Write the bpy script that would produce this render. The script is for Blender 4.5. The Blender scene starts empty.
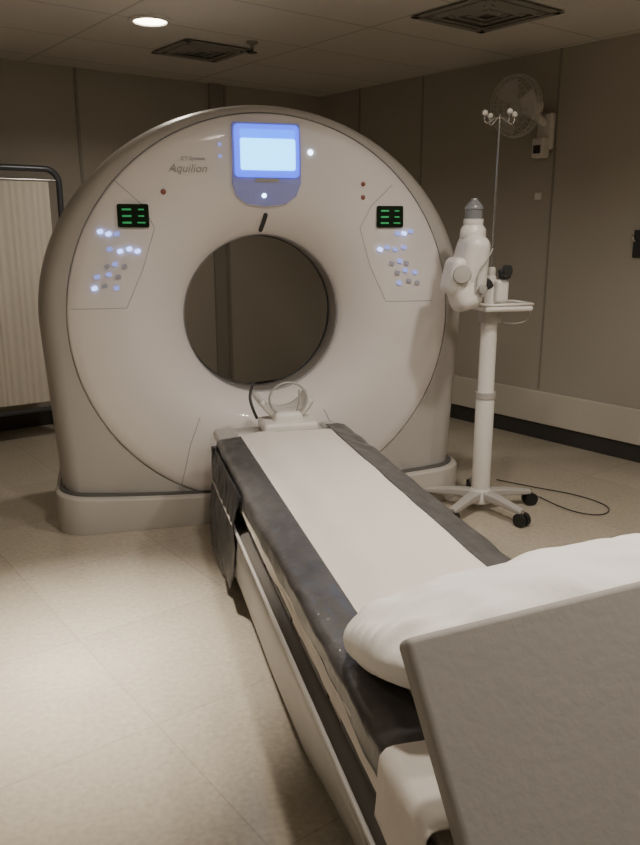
import bpy, bmesh, math, random
from math import sin, cos, pi, radians, sqrt, atan2
from mathutils import Vector, Matrix, noise
random.seed(3)
D = bpy.data
S = bpy.context.scene
COL = S.collection

# ---------------------------------------------------------------- materials
def mat(name, col, rough=0.5, metal=0.0, emis=None, estr=0.0, bump=0.0, bscale=40, var=0.0, vscale=6, coat=0.0, spec=0.5, alpha=1.0, trans=0.0):
    m = D.materials.new(name); m.use_nodes = True
    nt = m.node_tree; b = nt.nodes['Principled BSDF']
    b.inputs['Base Color'].default_value = (*col, 1)
    b.inputs['Roughness'].default_value = rough
    b.inputs['Metallic'].default_value = metal
    b.inputs['Specular IOR Level'].default_value = spec
    b.inputs['Coat Weight'].default_value = coat
    b.inputs['Alpha'].default_value = alpha
    b.inputs['Transmission Weight'].default_value = trans
    if emis:
        b.inputs['Emission Color'].default_value = (*emis, 1)
        b.inputs['Emission Strength'].default_value = estr
    tc = nt.nodes.new('ShaderNodeTexCoord')
    if bump > 0:
        n = nt.nodes.new('ShaderNodeTexNoise'); n.inputs['Scale'].default_value = bscale
        n.inputs['Detail'].default_value = 4
        nt.links.new(tc.outputs['Object'], n.inputs['Vector'])
        bp = nt.nodes.new('ShaderNodeBump'); bp.inputs['Strength'].default_value = bump
        bp.inputs['Distance'].default_value = 0.01
        nt.links.new(n.outputs['Fac'], bp.inputs['Height'])
        nt.links.new(bp.outputs['Normal'], b.inputs['Normal'])
    n2 = nt.nodes.new('ShaderNodeTexNoise'); n2.inputs['Scale'].default_value = vscale
    nt.links.new(tc.outputs['Object'], n2.inputs['Vector'])
    mx = nt.nodes.new('ShaderNodeMix'); mx.data_type = 'RGBA'
    v = max(var, 0.02)
    mx.inputs[6].default_value = (*[c*(1-v) for c in col], 1)
    mx.inputs[7].default_value = (*[min(1, c*(1+v)) for c in col], 1)
    nt.links.new(n2.outputs['Fac'], mx.inputs[0])
    nt.links.new(mx.outputs[2], b.inputs['Base Color'])
    return m

def tilemat(name, c1, c2, cm, size, rot, rough, mortar=0.004, speck=0.1, off=(0, 0), bump=0.0, wfac=1.0, offset=0.0):
    m = D.materials.new(name); m.use_nodes = True
    nt = m.node_tree; b = nt.nodes['Principled BSDF']; L = nt.links
    tc = nt.nodes.new('ShaderNodeTexCoord')
    mp = nt.nodes.new('ShaderNodeMapping'); mp.inputs['Rotation'].default_value = (0, 0, rot)
    mp.inputs['Location'].default_value = (off[0], off[1], 0)
    L.new(tc.outputs['Object'], mp.inputs['Vector'])
    br = nt.nodes.new('ShaderNodeTexBrick'); br.offset = offset
    br.inputs['Scale'].default_value = 1
    br.inputs['Brick Width'].default_value = size*wfac; br.inputs['Row Height'].default_value = size
    br.inputs['Mortar Size'].default_value = mortar; br.inputs['Mortar Smooth'].default_value = 0.3
    br.inputs['Color1'].default_value = (*c1, 1); br.inputs['Color2'].default_value = (*c2, 1)
    br.inputs['Mortar'].default_value = (*cm, 1)
    L.new(mp.outputs['Vector'], br.inputs['Vector'])
    n = nt.nodes.new('ShaderNodeTexNoise'); n.inputs['Scale'].default_value = 55; n.inputs['Detail'].default_value = 6
    L.new(tc.outputs['Object'], n.inputs['Vector'])
    n3 = nt.nodes.new('ShaderNodeTexNoise'); n3.inputs['Scale'].default_value = 1.3; n3.inputs['Detail'].default_value = 3
    L.new(tc.outputs['Object'], n3.inputs['Vector'])
    ad = nt.nodes.new('ShaderNodeMath'); ad.operation = 'ADD'
    L.new(n.outputs['Fac'], ad.inputs[0]); L.new(n3.outputs['Fac'], ad.inputs[1])
    mr = nt.nodes.new('ShaderNodeMapRange'); mr.inputs['From Min'].default_value = 0.6; mr.inputs['From Max'].default_value = 1.4
    mr.inputs['To Min'].default_value = 1-speck; mr.inputs['To Max'].default_value = 1+speck
    L.new(ad.outputs[0], mr.inputs['Value'])
    vm = nt.nodes.new('ShaderNodeVectorMath'); vm.operation = 'SCALE'
    L.new(br.outputs['Color'], vm.inputs[0]); L.new(mr.outputs[0], vm.inputs['Scale'])
    L.new(vm.outputs[0], b.inputs['Base Color'])
    b.inputs['Roughness'].default_value = rough
    if bump:
        bp = nt.nodes.new('ShaderNodeBump'); bp.inputs['Strength'].default_value = bump; bp.inputs['Distance'].default_value = .004
        L.new(n.outputs['Fac'], bp.inputs['Height']); L.new(bp.outputs['Normal'], b.inputs['Normal'])
    return m

RA = radians(22.5)
M = {}
M['floor'] = tilemat('vinyl_floor', (.47, .42, .335), (.43, .383, .305), (.375, .335, .265), .61, -RA, .22, .003, .20)
M['ceil'] = tilemat('ceiling_tile', (.66, .62, .56), (.63, .59, .53), (.48, .45, .405), .61, -RA, .9, .010, .06, wfac=2, bump=.4, off=(.2, .15))
M['wall'] = mat('wall_vinyl', (.42, .385, .33), .6, bump=.08, bscale=120, var=.05, vscale=2)
M['wallseam'] = mat('wall_seam', (.29, .265, .23), .5)
M['lowpanel'] = mat('wall_bumper', (.58, .54, .47), .5)
M['base'] = mat('baseboard_dark', (.045, .042, .04), .45)
M['gwhite'] = mat('gantry_plastic', (.76, .715, .70), .42, bump=.03, bscale=300, coat=.1)
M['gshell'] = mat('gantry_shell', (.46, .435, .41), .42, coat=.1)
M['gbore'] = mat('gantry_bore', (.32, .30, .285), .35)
M['groove'] = mat('groove', (.30, .31, .34), .5)
M['seam_shade'] = mat('skirt_seam_shade', (.10, .098, .095), .5)  # dark tone for the shaded gap over the skirt
M['gline'] = mat('panel_line', (.38, .38, .40), .5)
M['skirt'] = mat('gantry_skirt', (.50, .465, .425), .45)
M['white'] = mat('white_plastic', (.74, .71, .67), .35, coat=.2)
M['grey'] = mat('grey_plastic', (.36, .35, .33), .4)
M['midgrey'] = mat('table_grey', (.17, .155, .14), .36, coat=.2)
M['dark'] = mat('dark_plastic', (.035, .035, .037), .4)
M['black'] = mat('black_rubber', (.012, .012, .012), .5)
M['steel'] = mat('steel', (.62, .61, .59), .25, 1.0)
M['sheet'] = mat('bed_sheet', (.77, .72, .665), .75, bump=.25, bscale=25)
M['pillow'] = mat('pillow_cloth', (.93, .905, .87), .8, bump=.4, bscale=16)
M['plastic'] = mat('plastic_drape', (.085, .081, .080), .40, bump=.5, bscale=20, coat=.05, var=.35, vscale=14)
M['bag'] = mat('black_bag', (.018, .018, .020), .40, bump=.5, bscale=18, coat=.05)
M['board'] = mat('foam_board', (.345, .325, .305), .75, bump=.1, bscale=60)
M['curtain'] = mat('curtain_cloth', (.84, .78, .68), .9)
M['frame'] = mat('screen_frame', (.12, .13, .15), .35, .6)
M['bezel'] = mat('blue_bezel_glow', (.12, .17, .60), .35, emis=(.03, .09, 1.0), estr=2.2)  # screen's blue halo put into the bezel as colour and emission
M['bezel2'] = mat('bezel_grey_glow', (.30, .32, .52), .35, emis=(.1, .12, .6), estr=.15)  # faint screen glow on the unlit surround, also by emission
M['screen'] = mat('lit_screen', (.1, .4, .8), .3, emis=(.07, .52, 1.0), estr=5.5)
M['screen2'] = mat('lit_screen_header', (.05, .1, .6), .3, emis=(.01, .14, 1.0), estr=3.2)
M['led'] = mat('blue_led', (.5, .6, 1), .3, emis=(.32, .46, 1.0), estr=3.2)
M['ledd'] = mat('dim_led', (.35, .4, .8), .3, emis=(.25, .35, 1.0), estr=.7)
M['ledw'] = mat('white_led', (.8, .8, 1), .3, emis=(.6, .8, 1.0), estr=8)
M['btn'] = mat('button', (.42, .43, .55), .4)
M['green'] = mat('green_digits', (.05, .4, .15), .3, emis=(.05, .55, .17), estr=.25)
M['disp'] = mat('display_black', (.008, .02, .010), .2)
M['red'] = mat('red_button', (.28, .08, .06), .4)
M['vent'] = mat('vent_metal', (.27, .255, .225), .5)
M['ventd'] = mat('vent_dark', (.15, .14, .125), .8)
M['lamp'] = mat('lamp_lens', (1, .95, .85), .4, emis=(1, .88, .66), estr=14)
M['wire'] = mat('fan_wire', (.60, .57, .53), .4)
M['clear'] = mat('syringe_plastic', (.20, .21, .22), .2, coat=.5)

# ---------------------------------------------------------------- helpers
def empty(name, loc=(0, 0, 0), rotz=0, parent=None):
    e = D.objects.new(name, None); COL.objects.link(e); e.location = loc; e.rotation_euler[2] = rotz
    e.empty_display_size = .1
    if parent: e.parent = parent
    return e

def mk(name, verts, faces, m, parent=None, smooth=False):
    me = D.meshes.new(name); me.from_pydata([tuple(v) for v in verts], [], faces); me.update()
    ms = m if isinstance(m, (list, tuple)) else [m]
    for x in ms: me.materials.append(x)
    o = D.objects.new(name, me); COL.objects.link(o)
    if smooth:
        for p in me.polygons: p.use_smooth = True
    if parent: o.parent = parent
    return o

def bevel(o, w, seg=3):
    md = o.modifiers.new('bev', 'BEVEL'); md.width = w; md.segments = seg; md.limit_method = 'ANGLE'; md.angle_limit = radians(35)
    for p in o.data.polygons: p.use_smooth = True
    md.harden_normals = False
    w2 = o.modifiers.new('wn', 'WEIGHTED_NORMAL'); w2.keep_sharp = True
    return o

def box(name, c, s, m, parent=None, b=0.0, rot=None, taper=None, seg=3):
    x, y, z = [k/2 for k in s]
    vs = [Vector((i*x, j*y, k*z)) for k in (-1, 1) for j in (-1, 1) for i in (-1, 1)]
    if taper:
        for v in vs:
            if v.z > 0: v.x *= taper[0]; v.y *= taper[1]
    fs = [(0, 2, 3, 1), (4, 5, 7, 6), (0, 1, 5, 4), (2, 6, 7, 3), (0, 4, 6, 2), (1, 3, 7, 5)]
    o = mk(name, vs, fs, m, parent)
    o.location = c
    if rot: o.rotation_euler = rot
    if b: bevel(o, b, seg)
    return o

def lathe(name, prof, m, parent=None, loc=(0, 0, 0), rot=None, n=32, smooth=True):
    vs = []; fs = []
    for r, z in prof:
        for i in range(n):
            a = 2*pi*i/n; vs.append((r*cos(a), r*sin(a), z))
    for j in range(len(prof)-1):
        for i in range(n):
            k = (i+1) % n
            fs.append((j*n+i, j*n+k, (j+1)*n+k, (j+1)*n+i))
    if prof[0][0] > 1e-5: fs.append(tuple(range(n))[::-1])
    if prof[-1][0] > 1e-5: fs.append(tuple((len(prof)-1)*n+i for i in range(n)))
    o = mk(name, vs, fs, m, parent, smooth)
    o.location = loc
    if rot: o.rotation_euler = rot
    if smooth:
        md = o.modifiers.new('es', 'EDGE_SPLIT'); md.split_angle = radians(40)
    return o

def cyl(name, p0, p1, r, m, parent=None, r2=None, n=24):
    p0 = Vector(p0); p1 = Vector(p1); d = p1-p0
    o = lathe(name, [(r, 0), (r if r2 is None else r2, d.length)], m, parent, n=n)
    o.rotation_mode = 'QUATERNION'; o.rotation_quaternion = d.to_track_quat('Z', 'Y'); o.location = p0
    return o

def tube(name, pts, r, m, parent=None, cyclic=False, smooth=True):
    cu = D.curves.new(name, 'CURVE'); cu.dimensions = '3D'; cu.bevel_depth = r; cu.bevel_resolution = 3
    sp = cu.splines.new('NURBS' if smooth else 'POLY'); sp.points.add(len(pts)-1)
    for i, p in enumerate(pts): sp.points[i].co = (*p, 1)
    if smooth: sp.use_endpoint_u = True; sp.order_u = 3
    sp.use_cyclic_u = cyclic; sp.resolution_u = 8
    cu.materials.append(m)
    o = D.objects.new(name, cu); COL.objects.link(o)
    if parent: o.parent = parent
    return o

def grid(name, nu, nv, f, m, parent=None, solid=0, sub=0, flip=False):
    vs = [f(i/(nu-1), j/(nv-1)) for j in range(nv) for i in range(nu)]
    fs = []
    for j in range(nv-1):
        for i in range(nu-1):
            q = (j*nu+i, j*nu+i+1, (j+1)*nu+i+1, (j+1)*nu+i)
            fs.append(q[::-1] if flip else q)
    o = mk(name, vs, fs, m, parent, True)
    if solid:
        md = o.modifiers.new('so', 'SOLIDIFY'); md.thickness = solid; md.offset = 0
    if sub:
        md = o.modifiers.new('ss', 'SUBSURF'); md.levels = sub; md.render_levels = sub
    return o

def nz(x, y, z, s=1.0):
    return noise.noise(Vector((x*s, y*s, z*s)))

# ---------------------------------------------------------------- room
H = 2.47
C = Vector((1.11, 3.14, 0))
dB = Vector((-.934, -.358, 0)).normalized()
dR = Vector((.407, -.914, 0)).normalized()
P_l = C + dB*5.6; P_r = C + dR*8.3
P_f = P_l + dR*8.3
def wall(name, a, b, thick=.12, m=None):
    d = (b-a); n = Vector((d.y, -d.x, 0)).normalized()
    ctr = Vector((.6, -1, 0))
    if (ctr-a).dot(n) > 0: n = -n
    e = d.normalized()*thick
    q = [a-e, b+e, b+e+n*thick, a-e+n*thick]
    vs = [(p.x, p.y, 0) for p in q]+[(p.x, p.y, H) for p in q]
    fs = [(0, 1, 2, 3), (4, 7, 6, 5), (0, 4, 5, 1), (1, 5, 6, 2), (2, 6, 7, 3), (3, 7, 4, 0)]
    return mk(name, vs, fs, m or M['wall'])
wall('wall_back', P_l, C); wall('wall_right', C, P_r); wall('wall_left', P_l, P_f); wall('wall_front', P_f, P_r)
poly = [P_l, C, P_r, P_f]
ctr = sum(poly, Vector())/4
ext = [ctr+(p-ctr)*1.06 for p in poly]
def slab(name, z0, z1, m):
    vs = [(p.x, p.y, z0) for p in ext]+[(p.x, p.y, z1) for p in ext]
    fs = [(0, 1, 2, 3), (4, 7, 6, 5), (0, 4, 5, 1), (1, 5, 6, 2), (2, 6, 7, 3), (3, 7, 4, 0)]
    return mk(name, vs, fs, m)
slab('floor', -.1, 0, M['floor']); slab('ceiling', H, H+.1, M['ceil'])
nR = Vector((dR.y, -dR.x, 0)); nB = Vector((dB.y, -dB.x, 0))
if (ctr-C).dot(nR) < 0: nR = -nR
if (ctr-C).dot(nB) < 0: nB = -nB
def strip(name, o, d, n, t0, t1, z0, z1, th, m, b=0):
    a = o+d*t0; e = o+d*t1
    c = (a+e)/2 + n*(th/2+.0005)
    return box(name, (c.x, c.y, (z0+z1)/2), (t1-t0, th, z1-z0), m, None, b, (0, 0, atan2(d.y, d.x)))
strip('baseboard_back', C, dB, nB, .02, 5.58, .0, .11, .012, M['base'])
strip('baseboard_right', C, dR, nR, .02, 8.28, .0, .11, .012, M['base'])
k = 1
for t in (.5, 1.19, 2.35, 3.5, 4.7):
    strip('trim_%d' % k, C, dR, nR, t-.006, t+.006, .34, H, .005, M['wallseam']); k += 1
for t in (.92, 2.09, 3.3):
    strip('trim_%d' % k, C, dB, nB, t-.01, t+.01, .11, H, .008, M['wallseam']); k += 1
strip('trim_%d' % k, C, dB, nB, .96, 1.06, .11, H, .03, M['wallseam']); k += 1
for t0, t1 in ((.05, 1.58), (1.59, 3.12), (3.13, 4.66), (4.67, 6.2)):
    strip('trim_%d' % k, C, dR, nR, t0, t1, .112, .33, .03, M['lowpanel'], .006); k += 1

# ---------------------------------------------------------------- gantry
G = empty('ct_scanner_gantry')
GX = .012
G.location.x = GX
FX = -.031
ZC = .985
HW = 1.05; HT = 1.95-ZC
RB = .384
def outl(th, d):
    c, s = cos(th), sin(th)
    A = HW-d; B = HT-.35*d
    if s >= 0:
        return 1/sqrt((c/A)**2+(s/B)**2)
    t = A/(abs(c)+.055*abs(s)/ZC) if abs(c) > 1e-6 else 99
    return min(t, (ZC-.002)/abs(s))
FACE = [(RB, .23), (RB, .19), (RB+.003, .168), (RB+.010, .152), (RB+.028, .133), (.44, .105), (.485, .070), (.53, .042), (.58, .019), (.63, .006), (.68, 0), (.76, .001), (.86, .010), (.905, .020)]
def ysurf(r):
    for (r0, y0), (r1, y1) in zip(FACE, FACE[1:]):
        if r <= r1:
            k = (r-r0)/(r1-r0) if r1 > r0 else 0; return y0+(y1-y0)*max(0, k)
    return .022
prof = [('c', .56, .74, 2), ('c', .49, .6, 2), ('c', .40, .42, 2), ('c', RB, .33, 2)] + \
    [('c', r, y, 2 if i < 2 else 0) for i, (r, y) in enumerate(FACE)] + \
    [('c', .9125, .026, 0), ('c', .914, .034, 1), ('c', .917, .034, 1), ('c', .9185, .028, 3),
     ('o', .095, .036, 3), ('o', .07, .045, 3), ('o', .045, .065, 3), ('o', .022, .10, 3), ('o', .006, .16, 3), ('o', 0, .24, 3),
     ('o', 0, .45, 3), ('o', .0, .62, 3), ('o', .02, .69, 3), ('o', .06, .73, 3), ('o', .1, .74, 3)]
N = 360
vs = []; fs = []; mi = []
for kd, r, y, m_ in prof:
    for i in range(N):
        th = 2*pi*i/N
        if kd == 'c': rr = r
        else: rr = max(outl(th, r), 0)
        if kd == 'o' and sin(th) > 0 and rr < .925 and y < .1: rr = .925
        z = max(ZC+rr*sin(th), .002)
        vs.append((rr*cos(th), y, z))
K = len(prof)
for j in range(K):
    for i in range(N):
        i2 = (i+1) % N; j2 = (j+1) % K
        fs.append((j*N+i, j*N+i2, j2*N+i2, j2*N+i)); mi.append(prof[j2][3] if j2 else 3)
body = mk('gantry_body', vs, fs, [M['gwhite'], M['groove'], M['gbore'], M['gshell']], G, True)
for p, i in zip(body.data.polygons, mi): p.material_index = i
md = body.modifiers.new('es', 'EDGE_SPLIT'); md.split_angle = radians(50)

def skirt(name, w, dz, y0, y1, m, rc=.12, lip=.012, ins=.12):
    def rr(w_, ya, yb, r1):
        plan = []
        for qx, qy, a0, r in ((1, -1, -90, r1), (1, 1, 0, .08), (-1, 1, 90, .08), (-1, -1, 180, r1)):
            cy = (ya+r) if qy < 0 else (yb-r)
            for i in range(9):
                a = radians(a0+90*i/8)
                plan.append((qx*(w_-r)+r*cos(a), cy+r*sin(a)))
        full = []
        for i in range(len(plan)):
            (x0, p0), (x1, p1) = plan[i], plan[(i+1) % len(plan)]
            n = 30 if (i+1) % 9 == 0 else 1
            for q_ in range(n): full.append((x0+(x1-x0)*q_/n, p0+(p1-p0)*q_/n))
        return full
    top = lambda x: .140+.05*min(1, abs(x/w))**2.2+dz
    L0 = rr(w, y0, y1, rc); L1 = rr(w-lip*.3, y0+lip*.3, y1-lip*.3, rc); L2 = rr(w-lip, y0+lip, y1-lip, rc-lip*.5); L3 = rr(w-ins, y0+ins, y1-ins, .09)
    rows = [[(x, y, .001) for x, y in L0], [(x, y, top(x)-lip) for x, y in L0], [(x, y, top(x)-lip*.3) for x, y in L1],
            [(x, y, top(x)) for x, y in L2], [(x, y, top(x)) for x, y in L3]]
    q = len(L0)
    vs = [v for r in rows for v in r]; fs = []
    for j in range(len(rows)-1):
        for i in range(q):
            fs.append((j*q+i, j*q+(i+1) % q, (j+1)*q+(i+1) % q, (j+1)*q+i))
    o = mk(name, vs, fs, m, G, True)
    md = o.modifiers.new('es', 'EDGE_SPLIT'); md.split_angle = radians(50)
    return o
skirt('base_skirt', 1.03, 0, -.045, .72, M['skirt'], .14, lip=.010)
skirt('skirt_seam_shade', 1.012, .006, -.004, .70, M['seam_shade'], .13, .001)  # dark strip added to draw the seam gap's shade, no separate part

def patch(name, pts, off, m, th=.004):
    pts = [(x+FX, z) for x, z in pts]
    bm = bmesh.new()
    vv = [bm.verts.new((x, 0, z)) for x, z in pts]
    bm.faces.new(vv)
    for ax in (0, 2):
        lo = min(p[0 if ax == 0 else 1] for p in pts); hi = max(p[0 if ax == 0 else 1] for p in pts)
        n = max(1, int((hi-lo)/.03))
        for i in range(1, n):
            co = [0, 0, 0]; no = [0, 0, 0]; co[ax] = lo+(hi-lo)*i/n; no[ax] = 1
            bmesh.ops.bisect_plane(bm, geom=bm.verts[:]+bm.edges[:]+bm.faces[:], plane_co=co, plane_no=no)
    for v in bm.verts:
        r = sqrt(v.co.x**2+(v.co.z-ZC)**2)
        v.co.y = ysurf(r)-off
    bmesh.ops.recalc_face_normals(bm, faces=bm.faces)
    me = D.meshes.new(name); bm.to_mesh(me); bm.free(); me.materials.append(m)
    o = D.objects.new(name, me); COL.objects.link(o); o.parent = G
    md = o.modifiers.new('so', 'SOLIDIFY'); md.thickness = th; md.offset = 0
    return o
def rrect(cx, cz, w, h, r, n=5, rot=0):
    pts = []
    for qx, qz, a0 in ((1, 1, 0), (-1, 1, 90), (-1, -1, 180), (1, -1, 270)):
        for i in range(n+1):
            a = radians(a0+90*i/n)
            x = qx*(w/2-r)+r*cos(a); z = qz*(h/2-r)+r*sin(a)
            pts.append((cx+x*cos(rot)-z*sin(rot), cz+x*sin(rot)+z*cos(rot)))
    return pts
def faceline(name, pts, r, m, cyc=False, off=.0):
    pts = [(x+FX, z) for x, z in pts]
    P = []
    for (x0, z0), (x1, z1) in zip(pts, pts[1:]+([pts[0]] if cyc else [])):
        n = max(2, int(math.hypot(x1-x0, z1-z0)/.02))
        for i in range(n):
            k = i/n; P.append((x0+(x1-x0)*k, z0+(z1-z0)*k))
    if not cyc: P.append(pts[-1])
    return tube(name, [(x, ysurf(math.hypot(x, z-ZC))-off, z) for x, z in P], r, m, G, cyc, False)

MX = .03
shield = [(-.155, 1.845), (-.15, 1.855), (.15, 1.855), (.155, 1.845), (.158, 1.60), (.14, 1.545), (.09, 1.51), (0, 1.50), (-.09, 1.51), (-.14, 1.545), (-.158, 1.60)]
patch('monitor_bezel', [(x+MX, z) for x, z in shield], .006, M['bezel2'], .012)
patch('monitor_frame', rrect(MX, 1.735, .295, .225, .02), .014, M['bezel'], .01)
patch('monitor_screen', rrect(MX+.004, 1.720, .25, .135, .01), .021, M['screen'], .003)
patch('monitor_header', rrect(MX+.004, 1.808, .25, .036, .005), .021, M['screen2'], .003)
patch('monitor_keys', rrect(MX, 1.61, .11, .018, .004), .014, M['grey'], .003)
def led(name, x, z, r, m):
    x += FX
    lathe(name, [(r, 0), (r*.7, .006), (0, .008)], m, G, (x, ysurf(math.hypot(x, z-ZC))-.002-(.01 if abs(x-MX-FX) < .15 and z > 1.5 else 0), z), (radians(90), 0, 0), 16)
led('led_main', MX-.01, 1.545, .011, M['ledw'])
led('led_right', .235, 1.735, .012, M['ledw'])
led('led_a', -.18, 1.76, .008, M['ledd']); led('led_b', -.18, 1.71, .008, M['ledd'])
led('indicator_a', -.435, 1.555, .012, M['red']); led('indicator_b', .49, 1.60, .011, M['red']); led('indicator_c', .49, 1.54, .011, M['red'])
for sx, nm in ((-1, 'left'), (1, 'right')):
    out = [(sx*.64, 1.60), (sx*.53, 1.50), (sx*.48, 1.40), (sx*.54, 1.22), (sx*.62, 1.05), (sx*.86, 1.05)]
    faceline('panel_edge_'+nm, out, .0018, M['gline'])
    cx = -.57 if sx < 0 else .625
    patch('display_'+nm, rrect(cx, 1.452, .135, .10, .008), .006, M['disp'], .008)
    for r_ in range(3):
        patch('digits_a_%s_%d' % (nm, r_), rrect(cx-.028, 1.479-r_*.028, .040, .008, .002), .012, M['green'], .002)
        patch('digits_b_%s_%d' % (nm, r_), rrect(cx+.034, 1.479-r_*.028, .025+.01*(r_ == 2), .006, .002), .012, M['green'], .002)
    rows = [(1.375, [(.70, 'led'), (.735, 'led'), (.665, 'ledd')]),
            (1.300, [(.58, 'led'), (.615, 'led'), (.655, 'led'), (.70, 'ledd')]),
            (1.235, [(.64, 'btn'), (.68, 'ledd'), (.715, 'btn')]),
            (1.19, [(.67, 'btn'), (.71, 'ledd'), (.76, 'ledd')]),
            (1.14, [(.68, 'ledd'), (.73, 'btn'), (.775, 'led' if sx < 0 else 'btn')])]
    for z, bs in rows:
        for i, (x, mm) in enumerate(bs):
            if sx > 0 and mm == 'led': mm = 'ledd' if i else 'led'
            if sx < 0: x -= .02
            patch('button_%s_%d_%d' % (nm, int(z*1000), i), rrect(sx*x, z+(.01 if i % 2 else 0), .024, .018, .006, 3, -sx*.3), .006, M[mm], .006)
patch('laser_window', rrect(.03, 1.425, .020, .085, .009, 5, -.2), .004, M['dark'], .006)
tx = D.curves.new('logo_text', 'FONT'); tx.body = 'Aquilion'; tx.size = .050; tx.extrude = .001; tx.align_x = 'CENTER'; tx.shear = .3; tx.materials.append(M['grey'])
to = D.objects.new('logo_text', tx); COL.objects.link(to); to.parent = G; to.location = (-.325+FX, -.0015, 1.64); to.rotation_euler = (radians(90), 0, 0)
tx = D.curves.new('logo_small', 'FONT'); tx.body = 'CT System'; tx.size = .024; tx.extrude = .001; tx.align_x = 'CENTER'; tx.materials.append(M['gline'])
to = D.objects.new('logo_small', tx); COL.objects.link(to); to.parent = G; to.location = (-.30+FX, -.0015, 1.69); to.rotation_euler = (radians(90), 0, 0)
for sx in (-1, 1):
    faceline('lower_cover_line', [(sx*.31, .52), (sx*.36, .40), (sx*.42, .15)], .0022, M['gline'])
rim = [((RB+.003)*cos(a), .172, ZC+(RB+.003)*sin(a)) for a in [2*pi*i/96 for i in range(96)]]
tube('bore_rim', rim, .005, M['groove'], G, True, False)
ring2 = [((RB-.001)*cos(a), .325, ZC+(RB-.001)*sin(a)) for a in [2*pi*i/96 for i in range(96)]]
tube('bore_inner_rim', ring2, .007, M['dark'], G, True, False)

# ---------------------------------------------------------------- table
T = empty('ct_patient_table')
YF, YN = -.16, -2.74
def zbot(y):
    pts = [(-.45, .04), (-1.0, .08), (-1.6, .075), (-2.0, .10), (-2.4, .20), (-2.75, .30)]
    if y > pts[0][0]: return pts[0][1]
    for (a, za), (b, zb) in zip(pts, pts[1:]):
        if y >= b: return za+(zb-za)*(y-a)/(b-a)
    return pts[-1][1]
def section(y):
    zb = zbot(y); zt = .365
    h = zt-zb
    return [(.0, zt), (.29, zt), (.320, zt-.008), (.334, zt-.025), (.340, zt-.30*h), (.336, zb+.40*h), (.318, zb+.14*h), (.27, zb), (0, zb)]
ys = [-.45-i*(2.72-.45)/40 for i in range(41)]
vs = []; fs = []
for y in ys:
    L = section(y); full = L+[(-x, z) for x, z in L[::-1][1:-1]]
    for x, z in full: vs.append((x, y, z))
q = len(full)
for j in range(len(ys)-1):
    for i in range(q):
        fs.append((j*q+i, j*q+(i+1) % q, (j+1)*q+(i+1) % q, (j+1)*q+i))
fs.append(tuple(range(q))); fs.append(tuple((len(ys)-1)*q+i for i in range(q))[::-1])
o = mk('table_lower_body', vs, fs, M['midgrey'], T, True); md = o.modifiers.new('es', 'EDGE_SPLIT'); md.split_angle = radians(45)
box('table_pedestal', (0, -1.1, .08), (.40, 1.1, .16), M['grey'], T, .03)
box('pedestal_foot', (0, -1.1, .015), (.44, 1.16, .03), M['dark'], T, .01)
box('table_side_rail', (0, -1.46, .402), (.60, 2.54, .07), M['gshell'], T, .018)
box('rail_trim_left', (-.337, -1.58, .362), (.010, 2.24, .012), M['gshell'], T, .003)
box('table_cradle', (0, (YF+YN)/2, .455), (.54, YF-YN, .055), M['white'], T, .018)
for i in range(5):
    for sx in (-1, 1):
        box('rail_slot', (sx*.301, -.95-i*.36, .395), (.008, .26, .022), M['dark'], T, .003)
box('cradle_end_lip', (0, -.19, .475), (.50, .12, .05), M['gshell'], T, .02)
box('cradle_end_block_left', (-.245, -.34, .49), (.10, .30, .05), M['gshell'], T, .018)
box('cradle_end_block_right', (.245, -.30, .49), (.08, .24, .05), M['gshell'], T, .018)
def sheetf(u, v):
    y = -.34+(YN+.34)*v
    t = (u-.5)*2
    x = .224*t
    z = .534-.012*t**4 + .0035*nz(x*4, y*3, 0, 1.5)+.003*nz(x*11, y*7, 3)
    z += .0045*sin(x*38+y*.8+2*nz(y*1.2, 0, 4))*max(0, nz(x*3, y*1.3, 8)+.3)
    if abs(t) > .95: z -= .03
    if v < .02: z -= .02
    return (x+.004*nz(y*4, 0, t), y, z)
grid('bed_sheet_top', 60, 160, sheetf, M['sheet'], T, .006)
box('mattress', (0, (-.36+YN)/2, .500), (.435, -YN-.37, .054), M['sheet'], T, .016)
def dr(sgn, y0, y1, drop, nm, m, seed):
    def f(u, v):
        y = y0+(y1-y0)*v
        s = u*(.105+drop)
        if s < .085: x = .205+s; z = .530-.008*(s/.085)
        elif s < .105:
            a = (s-.085)/.02*pi/2; x = .288+.024*sin(a); z = .522-.022*(1-cos(a))
        else: x = .311+.008*((s-.105)/.1); z = .50-(s-.105)
        w = min(1, s/.05)
        x += w*.005*nz(y*9, s*20, seed); z += w*.006*nz(y*12, s*26, seed+5)
        x += .008*w*max(0, nz(y*3, s*5, seed+9)) * (1 if s > .1 else 0)
        if u == 1: z += .02*nz(y*3.0, 0, seed)
        return (sgn*x, y, z)
    return grid(nm, 30, 320, f, m, T, .003)
dr(-1, -.42, -2.57, .035, 'plastic_drape_left', M['plastic'], 1)
dr(1, -.30, -2.70, .10, 'plastic_drape_right', M['plastic'], 14)
def ws(u, v):
    y = -2.54+(-.20)*v
    s = u*.22
    if s < .090: x = .205+s; z = .534
    elif s < .110:
        a = (s-.090)/.02*pi/2; x = .295+.022*sin(a); z = .534-.022*(1-cos(a))
    else: x = .317+.008*((s-.110)/.1); z = .511-(s-.110)
    x += .004*nz(y*7, s*12, 31); z += .004*nz(y*8, s*10, 41)
    return (-x, y, z)
grid('sheet_drape_near', 26, 60, ws, M['sheet'], T, .003)
def wr(u, v):
    y = -.95-1.72*v; s = u
    x = .309+.003*nz(y*5, s*3, 51)+.002*nz(y*14, s*6, 55)+.004*s
    z = .475-.050*s+.012*nz(y*3, 0, 59)*s
    return (-x, y, z)
grid('side_sheet', 12, 200, wr, M['sheet'], T, .002)
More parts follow.
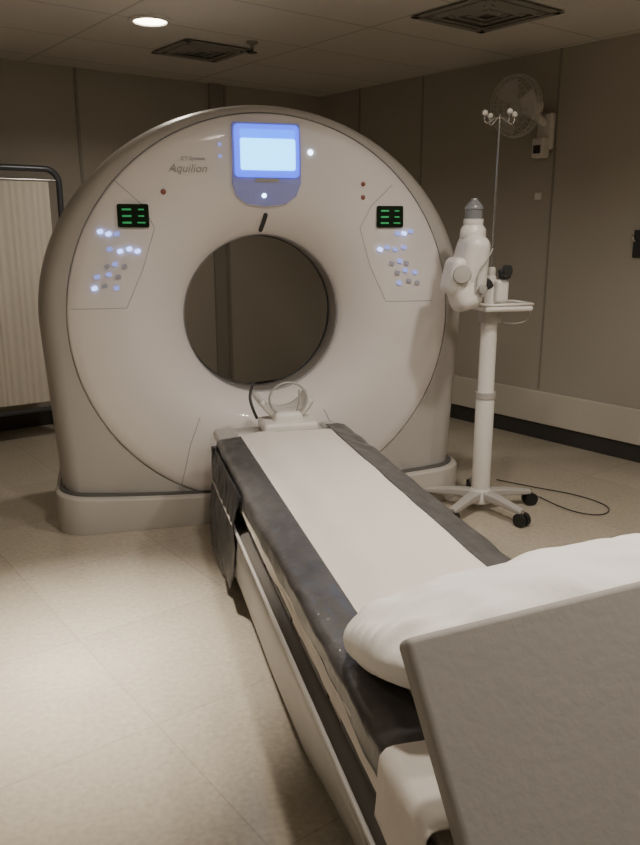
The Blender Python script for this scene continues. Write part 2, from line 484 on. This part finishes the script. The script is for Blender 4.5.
def bg(u, v):
    y = -.44-.66*v
    zb = .06+.06*v + .035*nz(y*9, 0, 61)
    if v > .85: zb += (v-.85)*1.2
    z = .50+(zb-.50)*u
    x = .322+.018*sin(u*pi*.7)+.014*nz(y*8, u*3, 66)*u+.006*nz(y*22, u*8, 69)+.014*u
    return (-x, y, z)
grid('black_bag_side', 24, 80, bg, M['bag'], T, .003)
def bg2(u, v):
    x = -.335+.30*v
    z = .50+(.14-.50)*u
    y = -.435+.02*sin(u*3)+.012*nz(x*9, u*4, 88)
    return (x, y, z)
grid('black_bag_end', 20, 30, bg2, M['bag'], T, .003)

# head holder
Hh = empty('head_holder', (.035, 0, .004))
box('holder_base', (.0, -.27, .53), (.25, .18, .05), M['white'], Hh, .018)
def hh(u, v):
    a = radians(-72+144*u)
    r = .118
    y = -.27+.17*v
    flare = 1+.12*v
    return (.0+r*flare*sin(a), y, .675-r*cos(a)*1.0+.012*v)
grid('holder_cradle', 28, 10, hh, M['white'], Hh, .026)
ringp = [(.0+.085*cos(a), -.285, .65+.075*sin(a)) for a in [2*pi*i/32 for i in range(32)]]
tube('holder_strap_ring', ringp, .005, M['grey'], Hh, True, False)
tube('holder_strap', [(-.13, -.22, .55), (-.155, -.2, .61), (-.155, -.17, .67), (-.13, -.16, .71)], .007, M['dark'], Hh)
tube('holder_clip', [(.03, -.29, .57), (.055, -.295, .63), (.05, -.285, .69)], .004, M['grey'], Hh)
box('holder_neck', (.0, -.25, .565), (.15, .15, .06), M['white'], Hh, .02, taper=(.8, .8))

# ---------------------------------------------------------------- pillow
def pil(L, W, Tt):
    nu, nv = 110, 70
    vs = []; fs = []
    def P(u, v, sg):
        a = -cos(pi*u); b = -cos(pi*v)
        px = a*L/2*(1-.09*b**4)
        py = b*W/2*(1-.10*a**4)
        e = max(0, 1-abs(a)**3.4)*max(0, 1-abs(b)**3)
        h = Tt/2*e**.44
        k = min(1, e*3)
        wr_ = (.012*nz(px*6, py*8, sg*4)+.008*nz(px*16+py*9, py*12, sg*9))*k
        wr_ += .009*sin(13*a+5*nz(px*3, py*3, 2))*max(0, abs(b)-.25)*k
        wr_ += .010*sin(26*b+5*nz(px*5, py*3, 7))*max(0, abs(a)-.35)*k
        edge = (1-min(1, e*4))
        px += .008*nz(py*12, 0, 5)*edge; py += .008*nz(px*12, 2, 5)*edge
        return (px, py, sg*(h+(wr_ if h > .002 else 0)))
    for sg in (1, -1):
        base = len(vs)
        for j in range(nv):
            for i in range(nu): vs.append(P(i/(nu-1), j/(nv-1), sg))
        for j in range(nv-1):
            for i in range(nu-1):
                qd = (base+j*nu+i, base+j*nu+i+1, base+(j+1)*nu+i+1, base+(j+1)*nu+i)
                fs.append(qd if sg > 0 else qd[::-1])
    o = mk('pillow', vs, fs, M['pillow'], None, True)
    bm = bmesh.new(); bm.from_mesh(o.data); bmesh.ops.remove_doubles(bm, verts=bm.verts, dist=.0003)
    bm.to_mesh(o.data); bm.free()
    for p in o.data.polygons: p.use_smooth = True
    return o
p = pil(.80, .37, .175)
p.location = (.095, -2.34, .651)
p.rotation_euler = (radians(-18), radians(-6), radians(3))

bd = box('foam_positioning_board', (0, 0, 0), (.70, .045, .96), M['board'], None, .012)
y0, z0, y1, z1 = -2.575, .752, -3.135, .015
tilt = -atan2(y0-y1, z0-z1)
bd.location = (.086, (y0+y1)/2+.01, (z0+z1)/2+.016)
bd.rotation_euler = (Matrix.Rotation(radians(4), 3, 'Z') @ Matrix.Rotation(tilt, 3, 'X') @ Matrix.Rotation(radians(-3), 3, 'Y')).to_euler()

# ---------------------------------------------------------------- injector stand
I = empty('contrast_injector_stand', (1.055, -.20, 0))
lathe('stand_hub', [(.0, .045), (.06, .045), (.065, .06), (.06, .10), (.045, .12), (.04, .135)], M['white'], I, (0, 0, 0))
for i in range(5):
    a = 2*pi*i/5+.0
    L_ = .285
    d = Vector((cos(a), sin(a), 0)); n = Vector((-sin(a), cos(a), 0))
    A = Vector((0, 0, .085)); B = d*L_+Vector((0, 0, .07))
    vs = []
    for P_, w, h in ((A+d*.03, .032, .024), (A+d*.14, .026, .018), (B, .020, .012)):
        for sx, sz in ((-1, -1), (1, -1), (1, 1), (-1, 1)): vs.append(P_+n*w*sx+Vector((0, 0, h*sz)))
    fs = [(0, 1, 2, 3), (11, 10, 9, 8)]
    for j in range(2):
        for q_ in range(4): fs.append((j*4+q_, j*4+4+q_, j*4+4+(q_+1) % 4, j*4+(q_+1) % 4))
    o = mk('leg_%d' % (i+1), vs, fs, M['gshell'], I); bevel(o, .008)
    cyl('caster_stem_%d' % (i+1), d*L_+Vector((0, 0, .04)), d*L_+Vector((0, 0, .08)), .009, M['steel'], I)
    for s_ in (-1, 1):
        c0 = d*L_+Vector((0, 0, .033))
        cyl('caster_%d_%d' % (i+1, s_), c0+n*s_*.005, c0+n*s_*.028, .033, M['black'], I)
lathe('column', [(.046, .12), (.046, .60), (.040, .61), (.040, 1.04)], M['white'], I)
lathe('column_collar', [(.05, .585), (.05, .615)], M['gshell'], I)
lathe('column_top', [(.032, 1.04), (.032, 1.16), (.022, 1.18)], M['white'], I)
box('tray', (.045, -.02, 1.030), (.25, .19, .026), M['white'], I, .011)
tube('tray_rim', [(-.075, -.11, 1.050), (.165, -.11, 1.050), (.165, .07, 1.050), (-.075, .07, 1.050)], .007, M['white'], I, True, False)
cyl('tray_bracket', (0, 0, .96), (0, 0, 1.02), .055, M['gshell'], I)
cyl('arm', (.01, 0, 1.13), (-.12, -.03, 1.17), .028, M['dark'], I)
J = empty('injector_assembly', (-.050, -.01, -.17), 0, I); J.scale = (1.16, 1.13, 1.13)
box('injector_head', (-.085, -.05, 1.24), (.135, .19, .26), M['white'], J, .045, (radians(8), radians(6), 0), (.72, .8), 5)
box('injector_head_lower', (-.115, -.07, 1.13), (.11, .14, .14), M['white'], J, .04, (radians(-12), radians(-18), 0), None, 5)
box('injector_side_pod', (-.155, -.06, 1.20), (.07, .12, .15), M['white'], J, .03, (0, radians(12), 0), None, 5)
lathe('injector_knob', [(0, 0), (.032, .002), (.036, .012), (.032, .03), (0, .034)], M['gshell'], J, (-.15, -.125, 1.21), (radians(90), 0, radians(-25)))
lathe('injector_knob_small', [(0, 0), (.018, .002), (.02, .012), (.016, .02), (0, .022)], M['grey'], J, (-.075, -.145, 1.15), (radians(90), 0, 0))
tube('injector_seam', [(-.03, -.135, 1.31), (-.06, -.148, 1.26), (-.10, -.150, 1.22), (-.10, -.15, 1.14)], .003, M['grey'], J)
lathe('syringe_mount', [(.046, 0), (.052, .01), (.050, .04), (.036, .06)], M['white'], J, (-.075, -.045, 1.345))
lathe('syringe_barrel', [(.034, 0), (.034, .065), (.037, .068), (.037, .075), (.028, .09), (.016, .10), (.014, .11), (0, .112)], M['clear'], J, (-.075, -.045, 1.395))
lathe('syringe_collar', [(.039, 0), (.039, .02)], M['white'], J, (-.075, -.045, 1.405))
lathe('injector_dial', [(0, 0), (.028, .002), (.028, .025), (0, .028)], M['dark'], I, (.03, -.07, 1.205), (radians(90), 0, radians(25)))
box('injector_display', (.04, -.05, 1.19), (.06, .03, .05), M['dark'], I, .01, (radians(-20), 0, radians(10)))
box('side_module', (.03, -.03, 1.11), (.065, .08, .11), M['white'], I, .018)
RX = .0
cyl('iv_rod', (RX, .0, 1.04), (RX, 0, 1.90), .006, M['steel'], I)
lathe('rod_clamp', [(.016, 0), (.018, .01), (.018, .04), (.014, .05)], M['white'], I, (RX, 0, 1.17))
for a in (0.1, 1.7, 3.2, 4.8):
    dx, dy = cos(a), sin(a)
    tube('iv_hook', [(RX, 0, 1.89), (RX+.03*dx, .03*dy, 1.885), (RX+.06*dx, .06*dy, 1.86), (RX+.08*dx, .08*dy, 1.87), (RX+.078*dx, .078*dy, 1.90)], .005, M['steel'], I)
    lathe('hook_ball', [(0, -.014), (.012, -.008), (.014, 0), (.012, .008), (0, .014)], M['white'], I, (RX+.078*dx, .078*dy, 1.905), n=12)
tube('tray_cable', [(.16, -.05, 1.04), (.20, -.06, .99), (.12, -.08, .95), (.05, -.05, .96)], .003, M['grey'], I)
tube('power_cable', [(1.44, -.12, .006), (1.46, -.3, .006), (1.52, -.42, .006), (1.62, -.46, .006), (1.72, -.36, .006), (1.66, -.15, .006), (1.48, .04, .006), (1.36, .20, .006)], .0028, M['dark'])

# ---------------------------------------------------------------- wall fan
F = empty('wall_fan')
def wpos(t, n, z):
    q_ = C+dR*t+nR*n; return Vector((q_.x, q_.y, z))
rz = (0, 0, atan2(dR.y, dR.x))
box('fan_wall_plate', wpos(2.29, .025, 1.99), (.11, .045, .22), M['white'], F, .012, rz)
box('fan_control_box', wpos(2.29, .07, 1.89), (.09, .07, .12), M['white'], F, .012, rz)
box('fan_switch', wpos(2.29, .108, 1.88), (.05, .012, .05), M['dark'], F, .004, rz)
cyl('fan_arm', wpos(2.29, .04, 2.04), wpos(2.27, .17, 2.10), .024, M['white'], F)
fc = wpos(2.235, .27, 2.125)
ax = Vector((-.93, -.36, -.08)).normalized()
cyl('fan_motor', fc-ax*.18, fc-ax*.04, .066, M['white'], F, .050)
quat = ax.to_track_quat('Z', 'Y')
def FP(r, a, h): return fc+quat @ Vector((r*cos(a), r*sin(a), h))
for r, h in ((.18, 0), (.175, .03), (.175, -.03), (.14, .05), (.14, -.045), (.10, .058), (.05, .062), (.09, -.052)):
    tube('cage_ring', [FP(r, 2*pi*i/32, h) for i in range(32)], .0035 if r > .17 else .0018, M['wire'], F, True, False)
for i in range(36):
    a = 2*pi*i/36
    tube('cage_wire', [FP(.02, a, .062), FP(.10, a, .058), FP(.14, a, .05), FP(.175, a, .03), FP(.18, a, 0), FP(.175, a, -.03), FP(.14, a, -.045), FP(.04, a, -.055)], .0012, M['wire'], F, False, False)
hb = lathe('fan_hub', [(.035, 0), (.035, .02), (0, .028)], M['wire'], F); hb.location = FP(0, 0, 0)
hb.rotation_mode = 'QUATERNION'; hb.rotation_quaternion = quat
for b_ in range(3):
    vs = []
    a0 = 2*pi*b_/3
    for i in range(7):
        r = .03+.13*i/6
        for j in range(5):
            aa = a0+(j/4-.5)*(1.2*(1-.25*abs(i/6-.5)))
            vs.append(FP(r, aa, (j/4-.5)*.035))
    fs = [(i*5+j, i*5+j+1, (i+1)*5+j+1, (i+1)*5+j) for i in range(6) for j in range(4)]
    mk('fan_blade_%d' % (b_+1), vs, fs, M['wire'], F, True)

box('wall_outlet', wpos(2.25, .006, 1.60), (.05, .01, .045), M['white'], None, .003, rz)
Kk = empty('wall_hook')
box('hook_plate', wpos(2.97, .008, 1.31), (.05, .014, .16), M['dark'], Kk, .004, rz)
tube('hook_arm', [wpos(2.97, .01, 1.33), wpos(2.97, .06, 1.31), wpos(2.97, .07, 1.36)], .007, M['steel'], Kk)

# ---------------------------------------------------------------- privacy screen
Sx = empty('privacy_screen')
e0 = Vector((-.98, 1.95, 0))
def sp_(t, z, n=0):
    q_ = e0+dB*t+nB*n; return (q_.x, q_.y, z)
W_ = 1.3
r_ = .09
zt = 1.77; zb = .20
fr = [sp_(0, zb)]
fr += [sp_(0, zt-r_)]+[sp_(r_-r_*cos(a), zt-r_+r_*sin(a)) for a in [pi/2*i/6 for i in range(1, 7)]]
fr += [sp_(W_-r_+r_*sin(a), zt-r_+r_*cos(a)) for a in [pi/2*i/6 for i in range(0, 7)]]+[sp_(W_, zb)]
tube('screen_frame', fr, .020, M['frame'], Sx, True, False)
def cur(u, v):
    t = .07+(W_-.14)*u; z = zb+.05+(zt-zb-.13)*v
    return sp_(t, z, .0025*sin(u*W_*2*pi/.05+nz(u*9, 0, 1)*6)+.006*nz(u*14, v*2, 2))
grid('screen_curtain', 300, 10, cur, M['curtain'], Sx)
cyl('curtain_rod', sp_(.02, zt-.07), sp_(W_-.02, zt-.07), .008, M['steel'], Sx)
for t in (.02, W_-.02):
    cyl('foot_bar_%.1f' % t, sp_(t, .075, -.2), sp_(t, .075, .25), .016, M['frame'], Sx)
    cyl('post_%.1f' % t, sp_(t, .07), sp_(t, zb+.03), .02, M['frame'], Sx)
    for n_ in (-.2, .25):
        b0 = Vector(sp_(t, .035, n_))
        cyl('screen_caster_%.1f_%.1f' % (t, n_), b0-dB*.015, b0+dB*.015, .034, M['black'], Sx)

# ---------------------------------------------------------------- ceiling fixtures
def vent(name, c, w, rings=4):
    V = empty(name, (c[0], c[1], H), RA)
    box('vent_back', (0, 0, -.004), (w*.92, w*.92, .006), M['ventd'], V)
    for i in range(rings):
        s = w/2*(1-i/(rings+.3)); th = .042
        for dx, dy, lx, ly, rx, ry in ((0, s-th/2, 2*s, th, .4, 0), (0, -s+th/2, 2*s, th, -.4, 0), (s-th/2, 0, th, 2*s-.01, 0, -.4), (-s+th/2, 0, th, 2*s-.01, 0, .4)):
            box('louver', (dx, dy, -.010-.002*(i % 2)), (lx, ly, .004), M['vent'], V, 0, (rx*.5 if i else 0, ry*.5 if i else 0, 0))
    return V
vent('ceiling_air_vent', (-.06, 1.62), .46)
vent('ceiling_air_vent', (1.25, .38), .55)
Sp = empty('fire_sprinkler', (.20, 1.32, H))
lathe('sprinkler_rose', [(.0, -.001), (.035, -.001), (.03, -.012), (.012, -.016), (.012, -.04)][::1], M['vent'], Sp)
lathe('sprinkler_plate', [(.03, -.062), (.03, -.058)], M['dark'], Sp)
cyl('sprinkler_pin', (0, 0, -.06), (0, 0, -.03), .006, M['dark'], Sp)

def can(x, y, power, size=.17, spread=150):
    e = empty('recessed_ceiling_light', (x, y, H))
    lathe('trim_ring', [(.085, -.001), (.115, -.001), (.115, -.008), (.09, -.012), (.085, -.002)], M['white'], e)
    lathe('lens', [(.086, -.003), (.086, -.006)], M['lamp'], e)
    l = D.lights.new('can_lamp', 'AREA'); l.shape = 'DISK'; l.size = size; l.energy = power; l.color = (1, .905, .79)
    l.spread = radians(spread)
    lo = D.objects.new('can_lamp', l); COL.objects.link(lo); lo.parent = e; lo.location = (0, 0, -.03)
can(-.41, .97, 10)
can(-.92, -1.20, 11, spread=42)
can(-.10, -1.75, 16)
can(.95, -1.35, 17)
can(.45, -3.0, 10)
can(-1.6, -3.0, 3)
can(2.3, -2.6, 13)

w = D.worlds.new('World'); S.world = w; w.use_nodes = True
w.node_tree.nodes['Background'].inputs[0].default_value = (.9, .85, .78, 1)
w.node_tree.nodes['Background'].inputs[1].default_value = .05

# ---------------------------------------------------------------- camera
cam = D.cameras.new('camera'); co = D.objects.new('camera', cam); COL.objects.link(co)
cam.sensor_fit = 'VERTICAL'; cam.sensor_height = 24; cam.lens = 780/845*24
co.location = (-.72, -3.636, 1.40); co.rotation_euler = (radians(76), 0, radians(-15.1))
cam.clip_start = .02
S.camera = co
